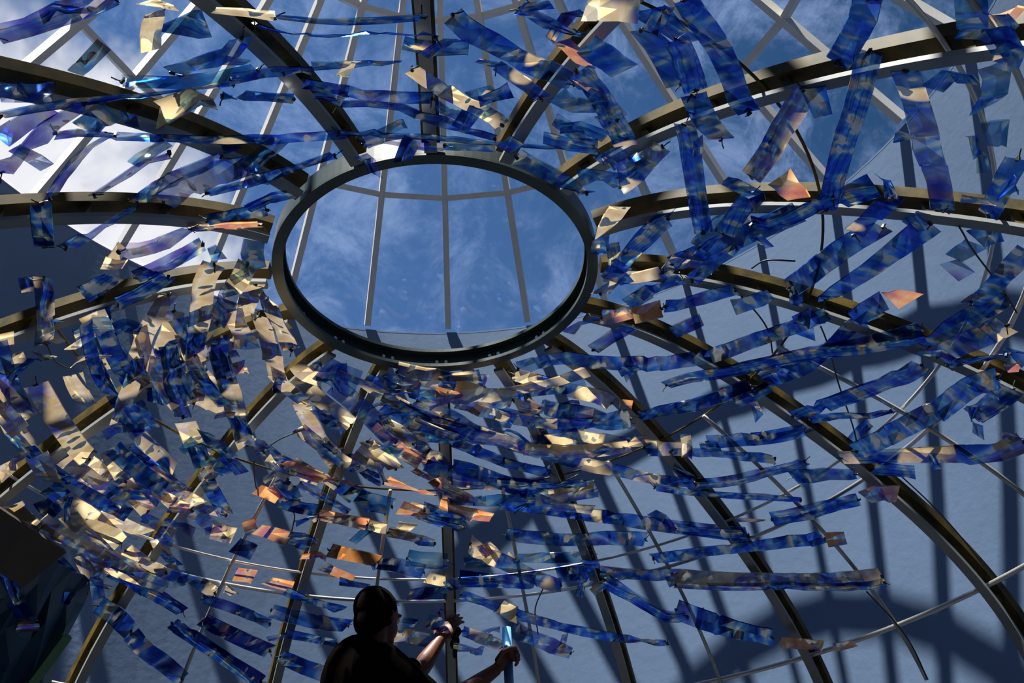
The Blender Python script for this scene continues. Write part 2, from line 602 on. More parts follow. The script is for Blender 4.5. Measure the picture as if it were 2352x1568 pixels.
for k, lab in ((-2, 'thin grey stay rod in the second bay left of the worker'), (-1, 'thin grey stay rod in the bay just left of the worker'),
               (0, 'thin grey stay rod in the bay just right of the worker'), (1, 'thin grey stay rod in the second bay right of the worker'),
               (2, 'thin grey stay rod in the third bay right of the worker'), (3, 'thin grey stay rod in the bay right of the corner-bound rib')):
    az = RIB0 + 22.5 * (k + 0.5)
    b = bmesh.new()
    add_tube(b, [dome_pt(az, s, 0.031) for s in np.linspace(1.33, 3.9, 22)], 0.0075, 8)
    o = smooth(obj('stay_rod', b, 'rod'))
    tag(o, lab, 'rod', 'stay rods between the ribs')
STRIPS = '''
v10.5.7 47 71 -141.4,1.92 -144.9,1.82 -149.1,1.75 -151.1,1.73
c10.3.7 28 59 -140.3,1.29 -144.2,1.1 -149.4,0.97 -153.6,0.91
b10.5.5 34 86 -131.6,1.68 -136.6,1.4 -141.4,1.18 -147.2,1.01 -150.2,0.96
v10.7.7 42 64 -133.8,1.72 -134.7,1.6 -135.1,1.5
v10.6.7 46 56 -126,1.58 -129.4,1.53 -132.6,1.46
v10.4.7 48 86 -122.4,1.55 -127.2,1.5 -132.8,1.43 -136.3,1.39
v10.3.7 34 133 -120.6,1.33 -127.5,1.31 -132.2,1.29 -135.2,1.23
v10.2.7 30 122 -121.1,1.11 -125.4,1.03 -129.9,0.97 -134,0.9
c10.4.7 30 119 -129.1,1.01 -132.2,0.97 -135.9,0.95
b10.4.5 47 70 -116.9,0.83 -122.4,0.75 -128.8,0.64 -133.9,0.57
v10.1.7 72 98 -119.8,0.72 -127.8,0.63 -134.7,0.5 -137.7,0.44
b10.1.5 26 75 -123.2,0.5 -128.7,0.37 -139.2,0.25 -153.2,0.18
b10.3.5 23 66 -129,1.38 -130.8,1.17 -133.1,0.97 -139,0.65 -149.5,0.39 -159.1,0.27
c10.5.7 58 60 -149.7,1.46 -151.6,1.37 -154.2,1.32
g10.1.1 24 69 -152.3,1.62 -153.1,1.54 -153.9,1.51
g11.1.1 23 133 -158.8,1.59 -161.2,1.52 -163.5,1.45
c11.4.5 29 125 -163.1,1.41 -167.9,1.31 -171.9,1.27 -178.6,1.27
b11.3.3 24 123 -160.7,1.39 -164.6,1.26 -167.1,1.2 -173.2,1.17 -180,1.1
c10.7.7 26 122 -142.4,1.62 -147.6,1.66
c11.5.5 42 67 -145.4,1.17 -149.8,1.15 -153.2,1.11 -156.1,1.17
c10.2.7 51 78 -146.7,0.9 -151.1,0.77 -155,0.67
b11.2.3 33 106 -151.6,1.04 -156.7,0.98 -162.1,0.91
c11.3.5 28 116 -162.7,0.96 -167.4,0.9
b11.1.3 28 127 -160.3,0.88 -163.3,0.79 -165.8,0.74
v11.1.1 34 129 -160.3,0.77 -164.6,0.69
c10.6.7 50 58 -130.3,1.26 -132.4,1.24 -134.9,1.2
c10.1.7 40 105 -136.4,0.46 -141.7,0.47 -147.7,0.5
b10.2.5 29 110 -125.4,0.27 -131.1,0.22 -137.3,0.14
b9.1.5 35 96 -116.6,0.44 -120.8,0.32 -126.8,0.16
o9.1.1 25 66 -110.3,0.5 -112.6,0.35 -117.5,0.12
c12.2.2 34 93 -175.6,0.97 -178.3,0.92 -181.7,0.91 -184.6,0.95
c11.2.5 22 58 -164.7,0.76 -167.6,0.75 -174.5,0.72
g12.1.1 34 134 -176.5,0.88 -179.5,0.76 -184.1,0.64 -190.1,0.55 -193.2,0.47
b1.3.6 40 128 178.1,1.3 175.9,1.19 174.1,1.15 172,1.09 169.2,1.04 166.3,0.98 162.8,0.97 159.6,0.93
b1.2.6 43 99 170.9,0.85 168.5,0.79 165.2,0.74 161.6,0.67
b1.5.6 45 77 170.3,1.24 167.2,1.19 164.1,1.16 161.6,1.16
b1.4.6 60 132 162.2,1.26 159.4,1.22 155.5,1.17
o1.1.1 44 102 164.4,1.15 161.9,1.09 159.1,1.02
b2.2.9 46 129 160.5,1.03 156.8,0.95 151.6,0.84 149.2,0.81
c1.4.5 56 126 160.6,0.79 157,0.77 152.3,0.85
b12.2.2 27 96 -163.5,0.67 -167.7,0.61 -173.9,0.55 -179.4,0.53
b12.1.2 30 87 -161.8,0.55 -167.3,0.51 -172.7,0.46 -177.4,0.37 -185.3,0.29 -194,0.25
c12.1.2 30 104 -179.9,0.5 -183.5,0.44 -187.6,0.37
c1.3.5 32 89 173.6,0.54 168.8,0.61
c11.1.5 24 65 -166,0.23 -173,0.28
c1.2.5 22 77 -157.7,0.32 -167.6,0.23 -182.1,0.18 -193.6,0.19 -206.3,0.27 -215.7,0.44
c2.2.8 38 123 157.1,0.43 149.4,0.48 146.3,0.54
v12.1.1 30 54 -160.6,0.16 -166.7,0.18 -176.2,0.11 -182.3,0.09
c1.1.5 25 54 177.7,0.08 171,0.09 164,0.11
b1.1.6 42 106 164.3,0.28 160.3,0.25
c2.1.8 43 75 157.8,0.13 146.8,0.12 138.3,0.13 133.4,0.15
c2.3.8 35 98 156.7,0.54 151.7,0.51 147.5,0.47
b2.1.9 50 92 149.9,0.72 145.7,0.69 140.9,0.6
v2.1.1 42 81 141.5,0.49 135.9,0.48 132.2,0.43
c2.4.8 51 140 143.8,0.3 141.2,0.44 135.2,0.44
g2.1.2 46 68 129.5,0.33 130.6,0.44 133.5,0.58 135.2,0.72
b1.6.6 62 87 158.4,1.53 154.9,1.47 151.6,1.44
c2.5.8 60 68 156.1,1.32 152.1,1.26 145.6,1.13
g3.1.2 54 107 126.5,0.29 122.9,0.16 119.4,0.09
b3.4.23 50 75 112.4,0.34 115.1,0.44 117.7,0.55
c1.5.5 32 82 170.5,1.26 167.2,1.33
g1.1.1 60 117 164.8,1.5 162.5,1.53 160,1.59
b2.5.9 47 79 156.1,1.66 154.2,1.6 151,1.54 146.1,1.44 140.2,1.32 136.6,1.29
b2.8.9 45 100 147.8,2.27 145.9,2.17 143.5,2.02 141.5,1.9
b2.7.9 42 131 143.4,2.13 140.1,2 136.5,1.87 132.6,1.74 127.7,1.62 122.6,1.52 119.1,1.46
g2.2.2 49 59 137,1.59 133.6,1.45 130.7,1.33 127.4,1.22 122.3,1.05
v3.1.1 50 56 136.4,2.06 133,2.03 129.5,2.01 125.1,1.99 120.5,1.99 115.9,1.99
b2.6.9 79 71 135.2,1.57 135.1,1.68
c2.6.8 47 119 136.6,2.22 138.4,2.35 136.7,2.37
c2.7.8 42 105 137.9,2.48 135.7,2.47 133.3,2.37
b2.9.9 43 71 140.1,2.54 138.3,2.55 136.1,2.48
b2.4.9 47 80 152.7,1.4 148.8,1.3 144,1.18
b2.3.9 52 66 142.6,1.11 137.2,1.04 132.4,1.03
b3.5.23 45 91 139.4,0.97 130.1,0.82 120,0.72 110.7,0.69
c3.7.7 42 54 123.9,2.36 121,2.29 115.7,2.2
o3.2.5 61 113 125.2,1.26 120.1,1.31
b3.9.23 51 131 113.5,0.84 119.6,0.98 123.3,1.1
b3.11.23 40 136 116,1.02 116.7,1.19 120.2,1.41 121.4,1.52
b3.14.23 56 116 119.6,1.52 121.4,1.62 122.7,1.73
b3.17.23 49 136 114.4,1.58 119,1.72 121.5,1.81
b3.18.23 45 52 111.6,1.82 115,1.92
c3.6.7 62 76 128.1,2.27 128.1,2.37
c2.8.8 64 137 145.9,2.59 145.3,2.7
o2.1.1 58 120 144,2.69 143.1,2.73
b3.8.23 51 87 100.3,0.47 104,0.65 107.4,0.82 111.5,1.03 115.7,1.27
b3.7.23 40 135 98.9,0.61 102.9,0.69 106.5,0.77 109.7,0.9
b3.12.23 52 106 114.8,1.72 112.2,1.59 109.5,1.48 105.7,1.37 102.5,1.3 98.9,1.22
b3.15.23 54 124 117.1,1.97 113.9,1.86 110.4,1.75 105.7,1.61 101.7,1.5 99.1,1.44
b3.16.23 49 76 94.1,1.64 96.8,1.69 99.4,1.76
o3.3.5 57 67 99,1.79 101.8,1.89
b3.22.23 45 90 113.3,2.41 109.8,2.33 106.2,2.27 103.5,2.2
b3.19.23 52 62 104.8,2.35 101.9,2.27 98.9,2.17 95.5,2.13 93.2,2.1
b4.2.18 44 84 93.8,1.48 88.5,1.3 82.4,1.11 76.4,0.97 71,0.81 62.3,0.53 55.5,0.29 48.5,0.04 33,0
b3.10.23 48 137 92.7,1.32 96.1,1.43
b4.6.18 50 80 96.3,2.02 94,1.93 89.4,1.72 84.6,1.51 79.3,1.33 72.9,1.16 65.8,0.98 60.4,0.9
b3.13.23 46 51 72.9,1.41 79.4,1.54 84.8,1.59 92.2,1.66 95.5,1.75
b4.4.18 44 54 55.7,1.13 61.7,1.23 67.7,1.31 70.4,1.36
b4.5.18 36 65 65.9,1.37 69.2,1.4 73.3,1.44
b4.14.18 51 121 72.6,1.67 78.1,1.78 83.6,1.9 88.2,2.01 92.5,2.1
b4.16.18 33 83 72.5,1.8 76.5,1.92 79.2,2.06 81.5,2.14
b4.10.18 54 76 62.3,1.64 66.3,1.76 70.8,1.86
c4.2.2 35 59 53.3,1.51 56.1,1.6
b4.18.18 55 138 74.3,2.14 79.3,2.2 84.3,2.26 88.8,2.34 92.8,2.38 96.1,2.49
m3.2.2 55 88 93.5,2.16 96.6,2.23 99.3,2.33 101.9,2.41
b3.20.23 39 69 92,2.23 94.5,2.35 96.9,2.48
o3.4.5 31 55 92.5,2.43 93,2.52
o3.5.5 34 55 94.5,2.52 95.4,2.58
b3.23.23 62 65 86.4,2.54 89.3,2.58 92.7,2.61
m4.5.5 53 111 70.8,2.13 77.2,2.37 80.5,2.52 83.8,2.68 85.4,2.77 88.5,2.84
c3.5.7 45 63 108.9,2.06 111.6,2.16
b3.21.23 48 54 112.1,2.15 113.7,2.26
c3.4.7 48 94 89.6,0.92 92.5,1.02 95.4,1.12
b3.6.23 45 72 83,0.5 86.4,0.63 90.7,0.78 93.1,0.9
o3.1.5 46 140 82,0.01 83.1,0.18 85.6,0.32 88.2,0.44
v4.1.2 49 61 59.7,0 66.1,0 71.2,0.13
v4.2.2 52 98 59.9,0.22 68.7,0.25 74.8,0.34
m3.1.2 43 120 78.8,0.61 82.2,0.67 85.3,0.75
b3.2.23 52 87 98.9,0.11 105.3,0.19 110.6,0.3 114.5,0.41 116.3,0.5
b3.1.23 43 139 108.3,0.06 103.4,0.15
g3.2.2 63 93 88.5,0 93.5,0.07 95.4,0.23 97.4,0.41
b3.3.23 46 72 84.6,0.28 89.1,0.39 94,0.55
c3.2.7 50 87 82.8,0.23 89.3,0.34
c3.1.7 45 53 104.4,0 112.5,0.05 116.8,0.13
c3.3.7 49 88 106.1,0.65 111.7,0.76 113.9,0.92
m4.1.5 48 72 29.1,0.09 34.8,0.28 39.5,0.47 44.5,0.65 46.3,0.78
b4.1.18 60 130 31.6,0.43 37.3,0.57 42.3,0.71 46.8,0.86 49.3,0.91
o5.1.2 59 125 27.5,0.34 30.6,0.48
b4.3.18 38 95 49.8,0.98 55.3,1.04 62,1.15 67.2,1.23 72.4,1.31
o4.1.4 71 53 45.9,0.89 48,0.95
m5.2.4 39 73 27.4,0.76 31.9,0.86 36.7,0.99 41.2,1.12 45.7,1.23
c4.1.2 39 72 37.9,0.86 42.2,0.97 46.3,1.03
m5.3.4 54 69 15.8,0.79 19,0.89 22.9,0.98 26.1,1.06 30.3,1.18 34,1.29 37.1,1.38 40.8,1.52 45,1.66 47.9,1.74
b4.11.18 39 71 48,1.76 53.1,1.86 58.4,1.93 62.3,2 65.1,2.03
b4.8.18 31 128 42.7,1.57 46.8,1.69 51.4,1.83 57,2.02 61.3,2.21
b5.5.12 50 63 13.2,1.23 16.8,1.31 20.2,1.41 24.3,1.51
b5.7.12 51 55 12,1.48 18,1.55 25.8,1.69 32,1.83 37.6,1.99 44.5,2.2 49.1,2.36
m4.2.5 56 134 46.6,1.2 51.1,1.31 53.8,1.4
b4.7.18 42 101 56.6,1.45 61.9,1.59 70.8,1.82
b4.9.18 37 139 50.6,1.33 56.7,1.5 61.2,1.69 64.3,1.82
b5.4.12 32 86 15,1.01 19.8,1.1 24.3,1.19
b5.6.12 50 131 12.5,1.66 17.5,1.73 25.2,1.82 31.5,1.89 35.8,1.99
b4.12.18 50 109 35,2.21 38.5,2.24 43.2,2.28 49.6,2.38 55.5,2.5 59.1,2.59
o4.2.4 47 121 59.4,2.59 61.7,2.65
c6.4.4 43 117 4.3,1.92 8.7,1.93
c5.1.1 36 94 13,1.96 18.7,2 25.6,2.06
b6.4.8 58 58 3.3,2.16 8.1,2.19 15.1,2.26
b5.8.12 57 69 18.9,2.21 24.8,2.24
m5.4.4 56 129 5.7,1.72 7.6,1.82 11.3,1.93 14.6,2.07 17.9,2.2 19.6,2.24
o6.7.8 38 131 7.7,1.74 8.9,1.85
b5.10.12 56 133 26.5,2.26 28.8,2.41 31.2,2.58 33,2.72 35.9,2.78
m4.3.5 54 80 25.8,2.24 32.3,2.37 36.5,2.44 42.2,2.59 47.7,2.73 52.9,2.87 57.9,3 61,3.07
m4.4.5 26 109 36.1,2.5 43.9,2.68 49.4,2.8 57.9,3.04 61.3,3.1
b5.11.12 52 122 11.7,2.47 17.3,2.62 22.4,2.75 26.2,2.85 31.6,2.99
g6.8.8 55 108 9.3,2.4 11.8,2.5
b6.6.8 50 123 -4.9,2.22 1.3,2.21
b6.7.8 42 98 3.4,2.27 5.5,2.31 7.7,2.38 9,2.43
m6.5.6 55 109 3.4,2.61 6.1,2.69 9,2.79
b6.8.8 48 112 -1.9,2.49 0.8,2.55
m6.4.6 55 74 -8,2.69 -4.6,2.69 -1,2.75
m6.6.6 41 133 2,2.73 3.9,2.76 6.2,2.79
v6.2.2 62 136 9.9,2.58 13.8,2.7 18.4,2.9
o6.4.8 43 57 -11,1.2 -6.8,1.25 -3.7,1.29 -0.6,1.33
o6.5.8 42 137 1,1.2 6.2,1.3
c7.1.1 57 137 -21.4,1.19 -15.6,1.27 -9.5,1.33
o6.6.8 56 110 -7.8,1.38 -4.7,1.41 -2.9,1.47
b6.2.8 49 54 -2.8,1.53 1.1,1.61 4.6,1.67
o7.1.7 42 131 -23.3,1.5 -18.5,1.51 -13.6,1.53
g6.6.8 42 61 -12.8,1.64 -9.4,1.67
m6.3.6 42 137 -9.5,1.59 -5.8,1.62 -0.7,1.69
o6.8.8 55 110 -19,1.85 -17.1,1.86 -12.6,1.89 -10.3,1.92
b6.3.8 50 55 -10,2.01 -6.5,2.03 -2.5,2.09
g6.7.8 42 65 -2,2.13 1.4,2.19
c6.3.4 57 107 -5.5,1.88 1.5,1.92
o7.5.7 39 101 -19.4,2.02 -16.2,2.08 -13.9,2.13
b6.5.8 34 117 -16.1,2.13 -11.1,2.16
b7.3.19 83 133 -48.3,0 -39.8,0 -31.7,0
b7.1.19 76 70 -20.2,0 -12.6,0.04
m6.1.6 80 50 -16.4,0 -6.4,0 1.6,0.05 8.5,0.14 16.1,0.22
o6.1.8 77 133 -0.6,0 9.6,0
b7.2.19 76 51 -39,0.25 -32.2,0.18
g8.2.21 45 129 -54.5,0.14 -47.5,0.18 -42.7,0.13
g7.1.7 50 60 -43.4,0.4 -35.1,0.51 -29,0.58 -22.8,0.68
v7.1.5 57 123 -37.8,0.16 -28.5,0.26 -22.1,0.36 -16.5,0.51 -11.1,0.68
m7.1.4 45 120 -41.6,0 -30.5,0 -22.4,0.07 -14.3,0.2 -7.7,0.36 -2,0.48
g6.2.8 47 129 -16.9,0.42 -10.7,0.54 -6.7,0.67
b6.1.8 47 100 -5.7,0.75 0.2,0.91 2.3,1.01
g6.1.8 54 129 -7.5,0.42 -1.6,0.49 4.9,0.61
b5.2.12 56 68 4.2,0.78 10.2,0.91 14.2,1.02 19,1.12
c6.2.4 42 110 -14.1,0.75 -9.5,0.82
g6.3.8 41 80 -8.8,0.89 -4.3,0.98
o6.2.8 29 130 -5.9,0.95 -1.3,1.06
v6.1.2 33 120 -16.3,0.58 -12.9,0.67 -10.2,0.71
g6.4.8 54 92 -17.8,0.77 -13.1,0.9 -9.6,1.02
g7.2.7 54 97 -19.7,0.86 -15.9,0.96 -12.5,1.03
b7.4.19 49 52 -22,1.02 -18,1.06 -14.7,1.16 -11.5,1.24
m7.2.4 51 53 -38.5,0.61 -32.6,0.77 -26.9,0.95 -22.3,1.11
v7.2.5 43 104 -35,0.54 -29.4,0.62 -24.8,0.69
g7.4.7 54 94 -32.4,1.13 -28.6,1.18 -25,1.22
g7.5.7 28 128 -39.9,1.06 -35.2,1.18 -32,1.23
b7.6.19 45 105 -33.1,1.29 -31.3,1.33 -28.8,1.39
b7.5.19 41 62 -38.2,1.11 -34.6,1.16 -31.4,1.18
g7.3.7 43 83 -24.7,1.18 -20.8,1.27 -16.8,1.37
o7.2.7 38 119 -36.4,1.4 -31.5,1.44
b7.7.19 45 97 -30.3,1.5 -26.8,1.52 -23.1,1.51
o7.4.7 56 51 -33.2,1.88 -31.5,1.82
o7.3.7 52 125 -32.5,1.76 -29.4,1.76 -26.4,1.79
b7.9.19 46 124 -26.3,1.8 -22.3,1.82
v7.3.5 39 58 -27.7,1.34 -23.7,1.4 -20.2,1.47 -17.1,1.54
m6.2.6 48 99 -7.1,0.21 -1.7,0.29 5,0.43 9.3,0.58 14.7,0.7 19,0.81 23.7,0.93
m5.1.4 64 84 7.8,0.26 13.5,0.36 15.8,0.42
g5.1.1 71 121 6.2,0 13,0.04 17.8,0.14 25.3,0.27
c6.1.4 66 78 1.3,0 10.9,0 17.5,0
b5.1.12 61 71 16.2,0.55 20.8,0.62
b5.3.12 50 94 3.5,0.98 8.1,1.05 12.1,1.15 15.8,1.25 18.2,1.32
o6.3.8 56 137 -0.7,1.03 2.1,1.15 5.9,1.26
g6.5.8 35 59 1.9,1.43 3.8,1.51
d9.2.2 43 60 -114.9,1.3 -106,1.27
v9.2.3 43 106 -108.1,1.18 -111.4,1.05 -114.6,0.95 -118.4,0.85
v9.1.3 49 130 -108,0.91 -110.2,0.7 -116,0.54
b9.3.5 41 96 -98.2,0.81 -100.3,0.69 -104.3,0.53 -108.2,0.42
g9.3.8 33 89 -102,0.98 -101.6,0.86
d9.1.2 65 127 -97.9,1.12 -99.5,1.03 -101.3,0.93
b9.4.5 52 120 -93.4,0.95 -95.1,0.82 -97,0.7 -99.2,0.62
b9.5.5 40 56 -87.3,1.08 -89.1,0.96
g9.4.8 56 129 -90.5,1.17 -90.8,1.02
v9.3.3 43 68 -85.6,1.27 -86.1,1.16
g9.5.8 26 77 -83.7,1.33 -84.4,1.25 -85.5,1.12
g9.6.8 40 125 -103.3,1.31 -97.6,1.33 -92.6,1.37 -89.5,1.41
m9.3.3 32 88 -102.2,1.39 -98.9,1.39
g9.8.8 38 122 -92.7,1.62 -92.4,1.55
g9.7.8 38 65 -85.8,1.64 -85.1,1.57
m9.2.3 56 129 -104.6,0.34 -99.2,0.39 -91.9,0.43 -84.8,0.49 -78.4,0.58 -73.2,0.67
g9.2.8 47 66 -89,0.65 -84.7,0.77 -80.7,0.89 -77.2,0.98 -72.9,1.11
m8.2.2 54 63 -83.5,0.67 -78.2,0.75 -73.7,0.88 -70,1.01
m9.1.3 49 94 -102.7,0.13 -95.9,0.18 -90.3,0.26 -82.6,0.36 -78.3,0.44
g9.1.8 51 80 -91.7,0.09 -82.4,0.19 -76.9,0.26
g8.3.21 55 99 -78.9,0.12 -67.9,0.18 -59,0.28 -51.2,0.42
v8.1.3 44 131 -76.1,0.43 -69.8,0.54 -62.7,0.64
g8.1.21 54 114 -89.6,0 -80.4,0 -71.4,0 -60.3,0.08
o8.1.5 41 51 -69.2,0.37 -63.7,0.48
c9.1.1 54 78 -112.4,0.12 -105.4,0.11 -98.3,0.08
b9.2.5 48 99 -106.6,0.3 -105,0.37
g8.8.21 55 94 -73,1.1 -69.8,1.24 -67.3,1.36 -65.9,1.43
b8.2.4 31 114 -77.5,1.01 -73.6,1.06
g8.6.21 53 94 -74.4,0.89 -70.7,0.99 -69.4,1.05
b8.1.4 41 57 -66.2,1.12 -63,1.2
g8.5.21 54 72 -71.7,0.67 -64.2,0.83 -61.3,0.91 -58.2,1.02
v8.2.3 48 126 -72.3,0.86 -67.2,0.96 -62.2,1.05 -59.5,1.1
g8.7.21 56 82 -56.5,1.17 -53.7,1.23 -51.2,1.3
c8.1.1 52 119 -52,1.26 -49.9,1.32 -47.8,1.39
o8.3.5 48 139 -48,1.38 -46.3,1.43
m8.1.2 55 106 -68.5,0.56 -62,0.65 -55.9,0.75 -51.6,0.86 -46.9,0.98 -43.4,1.09
o8.2.5 41 111 -64.1,0.49 -60,0.57
g8.4.21 43 105 -54.2,0.34 -49.9,0.43
g8.11.21 48 78 -78.7,1.41 -75,1.46 -72.2,1.48
g8.14.21 56 132 -82.6,1.59 -79,1.61 -75.4,1.64 -71.7,1.67 -67.8,1.71 -64.9,1.73
g8.13.21 62 92 -63.7,1.81 -60.7,1.82 -58.2,1.87
g8.10.21 48 132 -64,1.6 -61.4,1.65 -58.5,1.71
g8.18.21 54 78 -76.8,1.88 -74,1.92 -71.1,1.94
g8.20.21 54 128 -72.8,2.08 -70.6,2.12
g8.16.21 56 121 -70.6,1.92 -67.9,1.97 -65.2,2.02
b8.3.4 54 105 -64.5,2.07 -61.8,2.09
g8.12.21 47 90 -55.9,1.79 -52.8,1.86 -49.4,1.93
g8.9.21 45 63 -52.9,1.69 -49.4,1.76 -46.1,1.82
o8.4.5 51 119 -47.8,1.81 -44.9,1.76
v7.4.5 49 83 -43.2,1.81 -39.6,1.87 -36.2,1.93
g7.6.7 55 110 -39.1,1.88 -35.2,1.88
b7.11.19 55 62 -33.7,2.01 -30.1,2.05
g8.15.21 54 57 -59.8,2.14 -56.1,2.16 -52.3,2.21 -48.8,2.28
g8.17.21 55 63 -57.9,2.23 -54.4,2.3 -50.9,2.37
g8.21.21 46 123 -66.5,2.28 -63.6,2.33 -60.8,2.36
d8.1.2 53 66 -62.5,2.21 -59.3,2.27
v7.5.5 35 131 -46.8,2 -43.5,2.1
b7.10.19 46 83 -44.3,1.53 -40.9,1.64 -37.7,1.76
b7.8.19 38 102 -46.3,1.24 -42.3,1.3 -40.2,1.34
d8.2.2 45 82 -55,2.56 -52.3,2.62 -49.1,2.7
b7.18.19 56 106 -47.1,2.75 -44.2,2.8 -41.5,2.89
b7.19.19 54 58 -40.6,2.96 -38.2,3.06 -35.2,3.14 -32.4,3.25
d7.2.3 48 86 -48,2.48 -44.7,2.52 -40.6,2.57 -36.3,2.66
d7.3.3 47 134 -37.5,2.72 -33.4,2.82 -29.6,2.93 -25.2,3.06 -23.5,3.12
d7.1.3 51 66 -33,2.72 -29.4,2.78 -25.9,2.85 -22.9,2.91
b7.16.19 33 109 -35,2.48 -31.3,2.5 -27.6,2.55 -24.4,2.61
g8.19.21 41 79 -53,2.45 -50.7,2.54 -48.3,2.64
g7.7.7 50 77 -48,2.3 -44.2,2.37 -40.9,2.44
m7.4.4 44 52 -44.6,2.16 -42.3,2.26 -39.6,2.33
o7.7.7 62 52 -31.3,2.29 -28.4,2.28
m7.3.4 43 135 -42,2.31 -37.2,2.31 -34,2.38
v8.3.3 31 125 -60.7,2.75 -58.7,2.79 -56.5,2.89
b8.4.4 51 122 -56.5,2.91 -54.7,2.98 -53.3,3.03
o8.5.5 31 123 -54.4,3.09 -52.1,3.03
b7.14.19 46 136 -25.1,2.45 -19.6,2.49 -13.5,2.52
o7.6.7 46 64 -26.5,2.28 -22.5,2.3
b7.13.19 39 103 -23.8,2.3 -19.3,2.37
b7.15.19 33 95 -21.8,2.7 -17.6,2.72 -14.4,2.75
b7.12.19 34 102 -19.1,2.37 -14.3,2.41
b7.17.19 55 134 -21.9,2.87 -18,2.96 -15.6,3
b4.13.18 60 118 63.2,2.03 66.9,2.16 70.3,2.28
b4.17.18 52 137 73.7,2.31 76.9,2.51
b4.15.18 55 61 53.8,2.31 58.1,2.38 61.4,2.42 65.8,2.5
o4.3.4 53 109 68,2.47 70.3,2.51 71.7,2.58
g4.1.1 24 111 50.3,2.13 54.1,2.24
b5.9.12 43 117 41.3,1.99 45.1,2.12 50,2.27
b5.12.12 75 106 34.5,2.72 37.7,2.89 40.8,3.04 44.7,3.2
o5.2.2 37 125 45.6,3.24 48.1,3.31 50.2,3.38
o4.4.4 27 77 50.5,3.45 53,3.47
'''
CABLES = '''
99.1,0.97 101.7,1.05 102.6,1.22
-38.5,1.26 -36.3,1.41 -34.8,1.50
-25.4,1.88 -26.1,1.67 -26.9,1.61
91.0,0.95 85.3,1.18 80.0,1.31
89.7,1.48 80.4,1.78 73.2,2.14
113.8,2.07 109.7,2.17 102.9,2.43
16.4,2.31 14.3,2.52 14.0,2.77
72.8,2.49 72.2,2.85 71.2,3.34
-38.0,1.12 -36.2,0.98 -32.9,0.84
-85.7,1.43 -81.8,1.45 -78.9,1.41
14.2,1.57 20.7,1.40 29.2,1.32
57.7,3.14 58.6,3.55 58.4,3.90
'''

# ------------------------------------------------------------------ film strips
ORD = ['', 'nearest', 'second', 'third', 'fourth', 'fifth', 'sixth', 'seventh', 'eighth', 'ninth', 'tenth', 'eleventh', 'twelfth', 'thirteenth',
       'fourteenth', 'fifteenth', 'sixteenth', 'seventeenth', 'eighteenth', 'nineteenth', 'twentieth', 'twenty-first', 'twenty-second', 'twenty-third', 'twenty-fourth']
HOUR = ['', 'one', 'two', 'three', 'four', 'five', 'six', 'seven', 'eight', 'nine', 'ten', 'eleven', 'twelve']


def catmull(P, n):
    """resample control points (tuples) smoothly; returns list of tuples"""
    P = [np.array(p, float) for p in P]
    Q = [2 * P[0] - P[1]] + P + [2 * P[-1] - P[-2]]
    out = []
    for i in range(1, len(Q) - 2):
        for j in range(n):
            t = j / n
            a, b_, c, d = Q[i - 1], Q[i], Q[i + 1], Q[i + 2]
            out.append(0.5 * (2 * b_ + (c - a) * t + (2 * a - 5 * b_ + 4 * c - d) * t * t + (3 * b_ - a - 3 * c + d) * t ** 3))
    out.append(P[-1])
    return out


